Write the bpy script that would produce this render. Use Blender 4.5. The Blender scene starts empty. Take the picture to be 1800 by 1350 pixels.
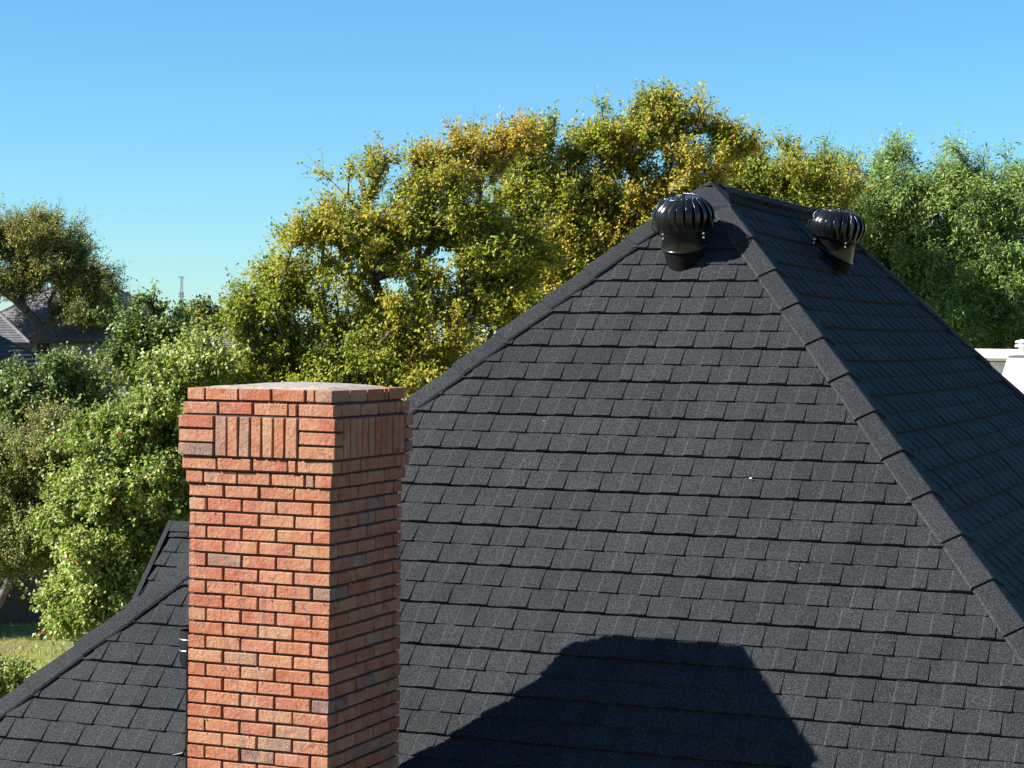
import bpy, bmesh, math, random
import numpy as np
from mathutils import Vector, Matrix

# ------------------------------------------------------------------ camera
scene = bpy.context.scene
COL = scene.collection
GZ = 8.6                                     # camera height above the ground (a drone beside the roof)
FPX = 3607.5                                 # focal length in pixels of the 1800 px wide photograph
R2 = np.array([0.99992670, 0.00030058, 0.01210390])
U2 = np.array([-0.01210764, 0.02482371, 0.99961852])
F2 = np.array([0.0, 0.9996918, -0.02482553])
cam_data = bpy.data.cameras.new('camera')
cam = bpy.data.objects.new('camera', cam_data)
COL.objects.link(cam)
M = Matrix.Identity(4)
for i in range(3):
    M[i][0], M[i][1], M[i][2] = R2[i], U2[i], -F2[i]
M[2][3] = GZ
cam.matrix_world = M
cam_data.sensor_width = 36.0
cam_data.lens = 36.0 * FPX / 1800.0
cam_data.clip_start = 0.1
cam_data.clip_end = 20000
scene.camera = cam

# ------------------------------------------------------------------ light
SUN = np.array([-0.78590, -0.16410, 0.59622])
SUN = SUN / np.linalg.norm(SUN)
SUN_EL = math.asin(SUN[2])
SUN_AZ = math.atan2(SUN[0], SUN[1])          # clockwise from +Y
world = bpy.data.worlds.new('World')
scene.world = world
world.use_nodes = True
wn = world.node_tree
wn.nodes.clear()
wo = wn.nodes.new('ShaderNodeOutputWorld')
wb = wn.nodes.new('ShaderNodeBackground')
ws = wn.nodes.new('ShaderNodeTexSky')
ws.sky_type = 'NISHITA'
ws.sun_disc = False
ws.sun_elevation = SUN_EL
ws.sun_rotation = SUN_AZ
ws.altitude = 0
ws.air_density = 1.0
ws.dust_density = 0.0
ws.ozone_density = 10.0
wb.inputs['Strength'].default_value = 0.058
wt = wn.nodes.new('ShaderNodeMix')             # camera white balance, the same over the whole sky
wt.data_type = 'RGBA'; wt.blend_type = 'MULTIPLY'
wt.inputs[0].default_value = 1.0
wt.inputs[7].default_value = (0.82, 1.06, 1.01, 1)
wn.links.new(ws.outputs[0], wt.inputs[6])
wn.links.new(wt.outputs[2], wb.inputs['Color'])
wn.links.new(wb.outputs[0], wo.inputs['Surface'])
sl = bpy.data.lights.new('sun', 'SUN')
sl.energy = 5.0
sl.angle = math.radians(0.5)
sl.color = (1.0, 0.955, 0.89)
so = bpy.data.objects.new('sun', sl)
COL.objects.link(so)
so.rotation_euler = Vector(SUN).to_track_quat('Z', 'Y').to_euler()
so.location = (-30, -10, 40)
scene.view_settings.view_transform = 'Standard'
scene.view_settings.look = 'None'
scene.view_settings.gamma = 1.0
scene.view_settings.exposure = 1.5
scene.view_settings.use_curve_mapping = False

# ------------------------------------------------------------------ helpers
Z = np.array([0, 0, 1.0])

def at(x, y, d):
    """world point seen at pixel (x, y) of the 1800x1350 photograph, d metres ahead"""
    v = F2 * FPX + R2 * (x - 900) - U2 * (y - 675)
    v = v * (d / (v @ F2))
    return v + Z * GZ

def pix(P):
    P = np.asarray(P) - Z * GZ
    z = P @ F2
    return 900 + FPX * (P @ R2) / z, 675 - FPX * (P @ U2) / z, z

def link(name, data, parent=None, loc=None):
    o = bpy.data.objects.new(name, data)
    COL.objects.link(o)
    if parent is not None:
        o.parent = parent
    if loc is not None:
        o.location = loc
    return o

def tag(o, label=None, cat=None, group=None, kind=None):
    if label: o['label'] = label
    if cat: o['category'] = cat
    if group: o['group'] = group
    if kind: o['kind'] = kind
    return o

def thing(name, label, cat, loc=(0, 0, 0), rz=0, group=None):
    o = link(name, None)
    o.location = loc
    o.rotation_euler = (0, 0, rz)
    return tag(o, label, cat, group)

class MB:
    """collects polygons"""
    def __init__(s):
        s.v, s.f, s.mi = [], [], {}
    def poly(s, pts, mi=0):
        n = len(s.v)
        if mi: s.mi[len(s.f)] = mi
        s.v += [tuple(map(float, p)) for p in pts]
        s.f.append(tuple(range(n, n + len(pts))))
    def grid(s, rows, closed=False):
        n = len(s.v)
        m = len(rows[0])
        for r in rows:
            s.v += [tuple(map(float, p)) for p in r]
        for i in range(len(rows) - 1):
            for j in range(m if closed else m - 1):
                k = (j + 1) % m
                s.f.append((n + i * m + j, n + i * m + k, n + (i + 1) * m + k, n + (i + 1) * m + j))
    def box(s, c, sx, sy, sz, ax=None):
        c = np.array(c, float)
        X, Y, Zz = ax if ax is not None else (np.array([1., 0, 0]), np.array([0, 1., 0]), Z)
        p = [c + X * a * sx / 2 + Y * b * sy / 2 + Zz * d * sz / 2 for d in (-1, 1) for a, b in ((-1, -1), (1, -1), (1, 1), (-1, 1))]
        n = len(s.v)
        s.v += [tuple(map(float, q)) for q in p]
        for q in ((3, 2, 1, 0), (4, 5, 6, 7), (0, 1, 5, 4), (1, 2, 6, 5), (2, 3, 7, 6), (3, 0, 4, 7)):
            s.f.append(tuple(n + k for k in q))
    def tube(s, pts, rad, n=6, cap=True):
        pts = [np.array(p, float) for p in pts]
        rows = []
        for i, p in enumerate(pts):
            t = pts[min(i + 1, len(pts) - 1)] - pts[max(i - 1, 0)]
            t /= np.linalg.norm(t) + 1e-9
            a = np.cross(t, Z if abs(t[2]) < .9 else np.array([1., 0, 0]))
            a /= np.linalg.norm(a)
            b = np.cross(t, a)
            r = rad[i] if hasattr(rad, '__len__') else rad
            rows.append([p + (a * math.cos(q) + b * math.sin(q)) * r for q in np.linspace(0, 2 * math.pi, n, endpoint=False)])
        s.grid(rows, True)
        if cap:
            s.poly(rows[0][::-1]); s.poly(rows[-1])
    def lathe(s, prof, n=24, c=(0, 0, 0)):
        c = np.array(c, float)
        s.grid([[c + np.array([r * math.cos(q), r * math.sin(q), z]) for q in np.linspace(0, 2 * math.pi, n, endpoint=False)] for r, z in prof], True)
    def mesh(s, name, mat, smooth=False):
        me = bpy.data.meshes.new(name)
        me.from_pydata(s.v, [], s.f)
        for m_ in (mat if isinstance(mat, tuple) else (mat,)):
            me.materials.append(m_)
        for k_, v_ in s.mi.items():
            me.polygons[k_].material_index = v_
        if smooth:
            me.polygons.foreach_set('use_smooth', [True] * len(me.polygons))
        me.update()
        return me
    def build(s, name, mat, parent=None, smooth=False, loc=None):
        return link(name, s.mesh(name, mat, smooth), parent, loc)

# ------------------------------------------------------------------ materials
def nt(name):
    m = bpy.data.materials.new(name)
    m.use_nodes = True
    t = m.node_tree
    b = t.nodes['Principled BSDF']
    return m, t, b

def N(t, typ, **kw):
    n = t.nodes.new(typ)
    for k, v in kw.items():
        setattr(n, k, v)
    return n

def ramp(t, fac, stops, interp='LINEAR'):
    r = N(t, 'ShaderNodeValToRGB')
    r.color_ramp.interpolation = interp
    e = r.color_ramp.elements
    while len(e) < len(stops):
        e.new(0.5)
    for i, (p, c) in enumerate(stops):
        e[i].position = p
        e[i].color = (*c, 1)
    t.links.new(fac, r.inputs[0])
    return r.outputs[0]

def noise(t, vec, scale, detail=3, rough=.55, dist=0):
    n = N(t, 'ShaderNodeTexNoise')
    n.inputs['Scale'].default_value = scale
    n.inputs['Detail'].default_value = detail
    n.inputs['Roughness'].default_value = rough
    n.inputs['Distortion'].default_value = dist
    if vec is not None:
        t.links.new(vec, n.inputs['Vector'])
    return n.outputs[0]

def mixc(t, fac, a, b, typ='MIX'):
    m = N(t, 'ShaderNodeMix', data_type='RGBA', blend_type=typ)
    for sock, v in ((m.inputs[0], fac), (m.inputs[6], a), (m.inputs[7], b)):
        if isinstance(v, (int, float)):
            sock.default_value = v
        elif isinstance(v, tuple):
            sock.default_value = (*v, 1)
        else:
            t.links.new(v, sock)
    return m.outputs[2]

def bump(t, b, h, strength, dist):
    n = N(t, 'ShaderNodeBump')
    n.inputs['Strength'].default_value = strength
    n.inputs['Distance'].default_value = dist
    t.links.new(h, n.inputs['Height'])
    t.links.new(n.outputs[0], b.inputs['Normal'])

def wpos(t):
    return N(t, 'ShaderNodeNewGeometry').outputs['Position']

def simple(name, col, rough=.6, metal=0, spec=.5):
    m, t, b = nt(name)
    b.inputs['Base Color'].default_value = (*col, 1)
    b.inputs['Roughness'].default_value = rough
    b.inputs['Metallic'].default_value = metal
    b.inputs['Specular IOR Level'].default_value = spec
    return m

def granule_mat(name, lo, hi, sc=260):
    m, t, b = nt(name)
    p = wpos(t)
    g = noise(t, p, sc, 2, .7)
    c = ramp(t, g, [(.38, lo), (.53, tuple((a + h) / 2 * .55 for a, h in zip(lo, hi))), (.65, hi)])
    big = noise(t, p, 2.3, 4, .6)
    f = ramp(t, big, [(.3, (.82, .82, .82)), (.7, (1.12, 1.12, 1.12))])
    oi = N(t, 'ShaderNodeObjectInfo')
    v = ramp(t, oi.outputs['Random'], [(0, (.88, .88, .89)), (1, (1.1, 1.1, 1.09))])
    c = mixc(t, 1.0, mixc(t, 1.0, c, f, 'MULTIPLY'), v, 'MULTIPLY')
    t.links.new(c, b.inputs['Base Color'])
    b.inputs['Roughness'].default_value = .75
    b.inputs['Specular IOR Level'].default_value = .1
    bump(t, b, g, .6, .004)
    return m

M_ROOF = granule_mat('stone_coated_steel', (.0058, .0064, .0072), (.064, .0695, .074), 185)
M_LITEDGE = granule_mat('lit_granule_edge', (.012, .0125, .013), (.078, .083, .086), 185)  # lighter granules paint the sunlit edge line on tab sides and cap bends
M_NOSE = simple('dark_red_primer_shade', (.010, .0045, .004), .8, 0, .1)  # dark red primer, blackened to paint in the shade under each row
M_DECK = simple('roof_underlay', (.012, .012, .013), .9)

def brick_mat():
    m, t, b = nt('clay_brick')
    oi = N(t, 'ShaderNodeObjectInfo')
    p = wpos(t)
    base = ramp(t, oi.outputs['Random'], [(0, (.31, .10, .058)), (.25, (.32, .12, .068)), (.5, (.335, .135, .078)), (.7, (.34, .15, .088)),
                                          (.86, (.34, .175, .10)), (.93, (.29, .16, .10)), (.96, (.20, .12, .10)), (1, (.165, .105, .095))])
    tan = noise(t, p, 9, 4, .6, .4)
    f1 = ramp(t, tan, [(.46, (0, 0, 0)), (.64, (.6, .6, .6))])
    c = mixc(t, f1, base, (.38, .215, .132))
    red = noise(t, p, 6.3, 3, .6, .8)
    f2 = ramp(t, red, [(.55, (0, 0, 0)), (.68, (.5, .5, .5))])
    c = mixc(t, f2, c, (.27, .075, .042))
    mp = N(t, 'ShaderNodeMapping')
    mp.inputs['Scale'].default_value = (22, 22, 3)
    t.links.new(p, mp.inputs['Vector'])
    st = noise(t, mp.outputs[0], 1.0, 3, .6)
    f3 = ramp(t, st, [(.58, (0, 0, 0)), (.68, (.5, .5, .5))])
    c = mixc(t, f3, c, (.16, .105, .09))
    fine = noise(t, p, 160, 3, .7)
    c = mixc(t, .55, c, ramp(t, fine, [(.3, (.6, .6, .6)), (.7, (1.25, 1.25, 1.25))]), 'MULTIPLY')
    t.links.new(c, b.inputs['Base Color'])
    b.inputs['Roughness'].default_value = .88
    b.inputs['Specular IOR Level'].default_value = .2
    v = N(t, 'ShaderNodeTexVoronoi', feature='DISTANCE_TO_EDGE')
    v.inputs['Scale'].default_value = 17
    mp2 = N(t, 'ShaderNodeMapping')
    mp2.inputs['Scale'].default_value = (1.3, 1.3, .7)
    dn_ = N(t, 'ShaderNodeTexNoise'); dn_.inputs['Scale'].default_value = 14; dn_.inputs['Detail'].default_value = 4
    t.links.new(p, dn_.inputs['Vector'])
    ad = N(t, 'ShaderNodeVectorMath', operation='MULTIPLY_ADD')
    t.links.new(dn_.outputs['Color'], ad.inputs[0]); ad.inputs[1].default_value = (.09, .09, .09); t.links.new(p, ad.inputs[2])
    t.links.new(ad.outputs[0], mp2.inputs['Vector']); t.links.new(mp2.outputs[0], v.inputs['Vector'])
    crack = ramp(t, v.outputs['Distance'], [(0, (0, 0, 0)), (.022, (1, 1, 1))])
    msk = ramp(t, noise(t, p, 13, 2), [(.5, (1, 1, 1)), (.6, (0, 0, 0))])
    crk = mixc(t, 1.0, crack, msk, 'ADD')
    n2 = noise(t, p, 45, 5, .65)
    h = N(t, 'ShaderNodeMath', operation='MULTIPLY_ADD')
    t.links.new(n2, h.inputs[0]); h.inputs[1].default_value = 1.4
    cl = N(t, 'ShaderNodeClamp'); t.links.new(crk, cl.inputs[0])
    t.links.new(cl.outputs[0], h.inputs[2])
    bump(t, b, h.outputs[0], 1.0, .006)
    return m
M_BRICK = brick_mat()

def mortar_mat(name, lo, hi, sc=30):
    m, t, b = nt(name)
    p = wpos(t)
    n = noise(t, p, sc, 6, .65)
    n1 = noise(t, p, 4.5, 4, .6, .5)
    c = mixc(t, n1, ramp(t, n, [(.3, lo), (.7, hi)]), ramp(t, n, [(.3, tuple(x * .55 for x in lo)), (.7, tuple(x * .9 for x in hi))]))
    t.links.new(c, b.inputs['Base Color'])
    b.inputs['Roughness'].default_value = .92
    bump(t, b, n, .7, .006)
    return m
M_MORTAR = mortar_mat('joint_mortar', (.06, .033, .026), (.11, .062, .05))
M_CROWN = mortar_mat('crown_mortar', (.19, .165, .13), (.36, .32, .265), 22)
M_BLACK = simple('black_painted_metal', (.006, .0065, .008), .24, 0, .5)
M_BLACK_FLAT = simple('black_collar_metal', (.003, .003, .0035), .75, 0, .12)
M_ZINC = simple('zinc_rivets', (.75, .77, .78), .3, 1)

def leaf_mat(name, stops, rough=.42, trans=.3, spec=.5):
    m, t, b = nt(name)
    a = N(t, 'ShaderNodeAttribute', attribute_name='hue')
    c = ramp(t, a.outputs['Fac'], stops)
    t.links.new(c, b.inputs['Base Color'])
    b.inputs['Roughness'].default_value = rough
    b.inputs['Specular IOR Level'].default_value = spec
    tr = N(t, 'ShaderNodeBsdfTranslucent')
    c2 = mixc(t, .6, c, (1.0, .95, .25), 'MULTIPLY')
    t.links.new(c2, tr.inputs['Color'])
    mx = N(t, 'ShaderNodeMixShader')
    mx.inputs[0].default_value = trans
    out = t.nodes['Material Output']
    t.links.new(b.outputs[0], mx.inputs[1]); t.links.new(tr.outputs[0], mx.inputs[2])
    t.links.new(mx.outputs[0], out.inputs['Surface'])
    return m

L_OAK = leaf_mat('cedar_elm_leaf', [(0, (.095, .165, .016)), (.3, (.20, .26, .02)), (.55, (.34, .34, .028)), (.78, (.46, .37, .04)), (.92, (.48, .28, .045)), (1, (.38, .14, .03))], .55, .42, .3)
L_PEAR = leaf_mat('pear_leaf', [(0, (.10, .18, .024)), (.5, (.25, .32, .06)), (.9, (.46, .50, .17)), (.975, (.48, .44, .14)), (1, (.44, .07, .03))], .45, .36, .4)
L_PEAR2 = leaf_mat('dark_pear_leaf', [(0, (.06, .12, .022)), (.5, (.15, .22, .05)), (.93, (.30, .34, .11)), (1, (.34, .10, .05))], .48, .3, .35)
L_PECAN = leaf_mat('lance_leaf', [(0, (.08, .17, .03)), (.5, (.18, .30, .06)), (.85, (.32, .41, .11)), (1, (.36, .34, .07))], .5, .36, .3)
L_MYRTLE = leaf_mat('myrtle_leaf', [(0, (.12, .19, .035)), (.5, (.25, .29, .07)), (.8, (.32, .27, .09)), (1, (.36, .12, .06))], .5, .4)
L_FAR = leaf_mat('far_leaf', [(0, (.06, .10, .03)), (.6, (.11, .16, .045)), (1, (.2, .19, .045))], .6, .3)
L_FEATHER = leaf_mat('feathery_leaf', [(0, (.09, .15, .025)), (.5, (.21, .24, .035)), (.85, (.38, .32, .04)), (1, (.42, .25, .05))], .55, .35)

def bark_mat(name, a, b_):
    m, t, b = nt(name)
    p = wpos(t)
    n = noise(t, p, 14, 5, .65)
    t.links.new(ramp(t, n, [(.3, a), (.7, b_)]), b.inputs['Base Color'])
    b.inputs['Roughness'].default_value = .9
    bump(t, b, n, .6, .02)
    return m
BARK = bark_mat('grey_brown_bark', (.05, .04, .032), (.15, .12, .095))
BARK_PALE = bark_mat('pale_bark', (.18, .15, .12), (.36, .31, .26))

# ------------------------------------------------------------------ ground
def ground():
    m, t, b = nt('lawn_soil')
    p = wpos(t)
    n1 = noise(t, p, .35, 5, .6)
    n2 = noise(t, p, 9, 5, .7)
    c = mixc(t, ramp(t, n1, [(.42, (0, 0, 0)), (.6, (1, 1, 1))]), ramp(t, n2, [(.3, (.12, .14, .025)), (.7, (.26, .26, .05))]),
             ramp(t, n2, [(.3, (.11, .08, .045)), (.7, (.22, .17, .09))]))
    t.links.new(c, b.inputs['Base Color'])
    b.inputs['Roughness'].default_value = .95
    bump(t, b, n2, .8, .05)
    mb = MB()
    xs = [-6000, -300, -60, -20, 20, 60, 300, 6000]
    ys = [-400, -40, 0, 30, 60, 120, 400, 9000]
    mb.grid([[(x, y, 0) for x in xs] for y in ys])
    return tag(mb.build('ground', m), 'lawn and leaf litter ground around the houses', None, None, 'structure')
ground()

# ------------------------------------------------------------------ main house roof
A = np.array([1.36750259, 14.40561062, 1.1050069 + GZ])     # peak where hips and ridge meet
r = np.array([0.37592244, 0.92665113, 0.0])                  # ridge direction (away from camera)
e = np.array([0.92665113, -0.37592244, 0.0])                 # eave direction of the near slope
P1, PR, PL = math.radians(47.316), math.radians(46.240), math.radians(43.616)
KL, KR = 1.137985, 1.038365
LR = 3.15                                                    # ridge length
KF = 1.10
ROW, S0 = 0.303276, 1.301941
N_ROWS_END = 16
EAVE_T = 5.0
rnd = random.Random(5)

class Plane:
    def __init__(s, O, eu, hd, pitch):
        s.O, s.eu, s.pitch = O, eu, pitch
        s.ev = hd * math.cos(pitch) - Z * math.sin(pitch)
        n = np.cross(s.eu, s.ev)
        n /= np.linalg.norm(n)
        s.n = n if n[2] > 0 else -n
    def p(s, u, v, h):
        return s.O + s.eu * u + s.ev * v + s.n * h

PM = Plane(A, e, -r, P1)
PRT = Plane(A, r, e, PR)
PLT = Plane(A, r, -e, PL)

def clip(poly, lines):
    """clip (u, s, h) polygon to a*u + b*s + c >= 0 for each line"""
    for a, b, c in lines:
        out = []
        for i, p in enumerate(poly):
            q = poly[(i + 1) % len(poly)]
            dp, dq = a * p[0] + b * p[1] + c, a * q[0] + b * q[1] + c
            if dp >= 0: out.append(p)
            if (dp >= 0) != (dq >= 0):
                k = dp / (dp - dq)
                out.append(tuple(p[j] + (q[j] - p[j]) * k for j in range(3)))
        poly = out
        if len(poly) < 3:
            return None
    return poly

TAB = 0.128
TOP = [(1, 1), (1.0, 0), (1, 1), (1.0, 0), (1, 1), (1.0, 0), (1, 1), (1.0, 0), (1, 1), (.84, 0)]
BOT = [(.66, 1), (1, 0), (1, 1), (1, 0), (1, 1), (1, 0), (1, 1), (1, 0), (1, 1), (1.18, 0)]
PANEL = TAB * 9.84
SUB = ROW * 0.5
HN = 0.020                                                   # nose height

def tab_faces(u0, u1, sa, sb, hfun, up, lines):
    """one pressed shingle: its sloping top, ramped sides and front lip"""
    F = []
    ed, lift = .0120, (.0095 if up else .0006)
    a0, a1 = (u0 + ed, u1 - .003) if up else (u0, u1)
    F.append([(a0, sa, hfun(a0, sa) + lift * .25), (a0, sb, hfun(a0, sb) + lift), (a1, sb, hfun(a1, sb) + lift), (a1, sa, hfun(a1, sa) + lift * .25)])
    if up:
        F.append([(u0, sa, hfun(u0, sa)), (u0, sb, hfun(u0, sb)), (a0, sb, hfun(a0, sb) + lift), (a0, sa, hfun(a0, sa) + lift * .25)])
        F.append([(a1, sa, hfun(a1, sa) + lift * .25), (a1, sb, hfun(a1, sb) + lift), (u1, sb, hfun(u1, sb)), (u1, sa, hfun(u1, sa))])
    F.append([(a0, sb, hfun(a0, sb) + lift), (a0, sb + .002, hfun(a0, sb) - .007), (a1, sb + .002, hfun(a1, sb) - .007), (a1, sb, hfun(a1, sb) + lift)])
    out = []
    for p in F:
        q = clip(p, lines)
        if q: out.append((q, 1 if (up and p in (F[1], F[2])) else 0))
    return out

def build_panel(pl, house, i, u0, smin, s1, lines, separate, rr, sag=None):
    """one pressed steel shingle panel of row i starting at u0; returns True when something is left of it"""
    sa = s1 - ROW
    lap = .0028
    j0 = rr.uniform(-.0012, .0012)
    def hf(u, s):
        k = (s - sa) / ROW
        h = -HN + HN * k * .9 + lap * (1 - (u - u0) / PANEL) + j0
        h += .006 * min(1, k / .5)
        return h
    def hb(u, s):                                            # lower sub-row
        k = (s - sa) / ROW
        return -HN + HN * k * .9 + lap * (1 - (u - u0) / PANEL) + j0
    base = []
    for (p, q) in ((sa - .02, s1),):
        base.append([(u0, p, hb(u0, p) - .0035), (u0, q, hb(u0, q) - .0035), (u0 + PANEL, q, hb(u0 + PANEL, q) - .0035), (u0 + PANEL, p, hb(u0 + PANEL, p) - .0035)])
    # nose with a slightly wavy lower edge
    k = 10
    us = [u0 + PANEL * t / k for t in range(k + 1)]
    for t in range(k):
        a, b = us[t], us[t + 1]
        base.append([(a, s1, hb(a, s1)), (a, s1 + .001, -HN - .010), (b, s1 + .001, -HN - .010), (b, s1, hb(b, s1))])
    n_nose = len(base)
    base.append([(u0, sa, hb(u0, sa) - .0035), (u0, sa, hb(u0, sa) + .001), (u0, s1, hb(u0, s1) + .001), (u0, s1, -HN)])
    base = [(q, 2 if 1 <= i_ < n_nose else 0) for i_, q in enumerate(clip(p, lines) for p in base) if q]
    if not base:
        return False
    def P(pt):
        h = pt[2]
        if sag: h -= sag(pt[0], pt[1])
        return pl.p(pt[0], pt[1], h)
    mb = MB()
    tabs = []
    for pat, ra, rb, hfun in ((TOP, sa, sa + SUB, hf), (BOT, sa + SUB, s1, hb)):
        u = u0
        for w, up in pat:
            u1 = u + w * TAB
            jl, jr = rr.uniform(-.0015, .0015), rr.uniform(-.0015, .0015)
            ext = .006 if (up and hfun is hf) else 0
            f = tab_faces(u + jl, u1 + jr, ra, rb + ext, hfun, up, lines)
            if f: tabs.append(f)
            u = u1
    for q, mi in base: mb.poly([P(p) for p in q], mi)
    if not separate:
        for f in tabs:
            for q, mi in f: mb.poly([P(p) for p in q], mi)
    po = mb.build('shingle_panel', (M_ROOF, M_LITEDGE, M_NOSE), house)
    if separate:
        for f in tabs:
            t = MB()
            for q, mi in f: t.poly([P(p) for p in q], mi)
            t.build('shingle', (M_ROOF, M_LITEDGE), po)
    return True

house = thing('house', 'hip roofed house covered in black stone coated shingle panels behind the brick chimney', 'house', (0, 0, 0))

def cover(pl, rows, lines_fn, urange_fn, phase, sep_fn, rr, sag=None, keep=None):
    cnt = 0
    for i, s1 in rows:
        lines = lines_fn(s1)
        ua, ub = urange_fn(s1)
        off = (phase + i * (3.30 * TAB)) % PANEL
        k0 = math.floor((ua - off) / PANEL)
        for k in range(k0, int(math.ceil((ub - off) / PANEL)) + 1):
            u0 = off + k * PANEL
            if u0 > ub or u0 + PANEL < ua: continue
            if keep and not keep(pl.p(u0 + PANEL / 2, s1, 0)): continue
            if build_panel(pl, house, i, u0, 0, s1, lines, sep_fn(i, u0), rr, sag): cnt += 1
    return cnt

c1 = math.cos(P1)
GAP = .03
# near slope: u >= -KL*c1*s + gap, u <= KR*c1*s - gap
lines_main = lambda s1: [(1, KL * c1, -GAP), (-1, KR * c1, -GAP)]
near_rows = [(i, S0 + ROW * i) for i in range(-4, N_ROWS_END)]
cnt_main = cover(PM, near_rows, lines_main, lambda s1: (-KL * c1 * s1, KR * c1 * s1), .21,
                 lambda i, u0: (8 <= i <= 12 and u0 > -1.35), rnd)
# right slope
cr = math.cos(PR)
lines_right = lambda s1: [(0, 1, -.035), (1, cr / KR, -GAP), (-1, cr / KF, LR - GAP)]
S0R = S0 * math.sin(P1) / math.sin(PR) + .09
right_rows = [(i, S0R + ROW * i) for i in range(-4, N_ROWS_END)]
def keep_right(P):
    x, y, d = pix(P)
    return x < 2050 and y < 1500
sag_r = lambda u, s: .030 * max(0.0, 1 - ((u - LR / 2) / (LR / 2 + s * cr)) ** 2)
cnt_right = cover(PRT, right_rows, lines_right, lambda s1: (-cr / KR * s1, LR + cr / KF * s1), .5, lambda i, u0: False, rnd, sag_r, keep_right)

# deck below the panels, hidden slopes and walls
Tm = EAVE_T
zE = A[2] - Tm * math.tan(P1)
el_, er_ = Tm * KL, Tm * KR
cFL = A - r * Tm - e * el_; cFR = A - r * Tm + e * er_
Bk = A + r * LR
kb = Tm / KR * 1.0
tb = er_ / KF
cBR = Bk + r * tb + e * er_
cBL = Bk + r * tb - e * el_
for c in (cFL, cFR, cBR, cBL): c[2] = zE
dk = MB()
dd = Z * -.045
dk.poly([A + dd, cFL + dd, cFR + dd]); dk.poly([A + dd * 1.8, cFR + dd * 1.8, cBR + dd * 1.8, Bk + dd * 1.8])
dk.poly([A + dd, Bk + dd, cBL + dd, cFL + dd]); dk.poly([Bk + dd, cBR + dd, cBL + dd])
dk.build('roof_deck', M_ROOF, house)
for a, b in ((cFL, cFR), (cFR, cBR), (cBR, cBL), (cBL, cFL)):
    g = MB()
    d = (b - a) / np.linalg.norm(b - a)
    nrm = np.cross(d, Z)
    g.box((a + b) / 2 - Z * .13, np.linalg.norm(b - a) - .3, .03, .18, (d, nrm, Z))
    g.build('fascia', simple('dark_fascia', (.03, .03, .032), .5), house)

def wall_brick_mat(c1=(.19, .085, .055), c2=(.13, .07, .05), c3=(.17, .14, .12)):
    m, t, b = nt('house_brick')
    tc = N(t, 'ShaderNodeTexCoord')
    bt = N(t, 'ShaderNodeTexBrick')
    bt.inputs['Color1'].default_value = (*c1, 1)
    bt.inputs['Color2'].default_value = (*c2, 1)
    bt.inputs['Mortar'].default_value = (*c3, 1)
    bt.inputs['Scale'].default_value = 1.0
    bt.inputs['Mortar Size'].default_value = .009
    bt.inputs['Brick Width'].default_value = .2032
    bt.inputs['Row Height'].default_value = .0677
    uv = N(t, 'ShaderNodeUVMap')
    t.links.new(uv.outputs[0], bt.inputs['Vector'])
    t.links.new(bt.outputs['Color'], b.inputs['Base Color'])
    b.inputs['Roughness'].default_value = .9
    bump(t, b, bt.outputs['Fac'], -.6, .01)
    return m
M_WALLBRICK = wall_brick_mat()

def quad_wall(name, a, b, z0, z1, mat, parent=None, thick=.25):
    """upright wall slab from a to b with metre UVs"""
    a = np.array([a[0], a[1], 0.]); b = np.array([b[0], b[1], 0.])
    L = np.linalg.norm(b - a); d = (b - a) / L; nrm = np.cross(d, Z)
    mb = MB()
    mb.box((a + b) / 2 - nrm * thick / 2 + Z * (z0 + z1) / 2, L, thick, z1 - z0, (d, nrm, Z))
    me = mb.mesh(name, mat)
    uv = me.uv_layers.new(name='UVMap')
    for lp in me.loops:
        p = np.array(me.vertices[lp.vertex_index].co) - a
        uv.data[lp.index].uv = (p @ d, p[2])
    return link(name, me, parent)
ins = .45
cen = (cFL + cFR + cBR + cBL) / 4
pts = [c - (c - cen) / np.linalg.norm(c - cen) * ins * 1.4 for c in (cFL, cFR, cBR, cBL)]
for k in range(4):
    quad_wall('wall', pts[k], pts[(k + 1) % 4], 0, zE - .12, M_WALLBRICK, house)

# ---- caps over hips and ridge
def cap(origin, d, n1, w1, n2, w2, t0, t1, rr, f0=0, f1=0, W=.128):
    """one folded cap from t0 (upper end) to t1 (lower end, lifted) along d"""
    mb = MB()
    h0, h1 = .009, .019 + rr.uniform(-.001, .001)
    yaw = rr.uniform(-.008, .008)
    up = (n1 + n2); up /= np.linalg.norm(up)
    rows = []
    for t, h, fl in ((t0 - .03 * (t0 > .1), h0 - .004 * (t0 > .1), f0), (t1, h1, f1)):
        o = origin + d * t
        s = yaw if t == t1 else -yaw
        wk = .03 + fl * 1.15
        cr_ = [o + w1 * (W + .002 + s) + n1 * (h - .034), o + w1 * (W + .002 + s) + n1 * (h - .008), o + w1 * (W - .010 + s) + n1 * h,
               o + w1 * wk + n1 * h, o + up * (h / .857 - .0015 - fl) + w1 * .007, o + up * (h / .857 - .0015 - fl) + w2 * .007, o + w2 * wk + n2 * h,
               o + w2 * (W - .010 - s) + n2 * h, o + w2 * (W + .002 - s) + n2 * (h - .008), o + w2 * (W + .002 - s) + n2 * (h - .034)]
        rows.append(cr_)
    k0 = len(mb.f)
    mb.grid(rows)
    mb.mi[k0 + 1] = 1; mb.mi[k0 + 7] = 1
    low = [p - up * .014 for p in rows[1]]
    for j in range(len(low) - 1):                            # lower end lip
        mb.poly([rows[1][j], rows[1][j + 1], low[j + 1] + d * .001, low[j] + d * .001])
    return mb

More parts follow.
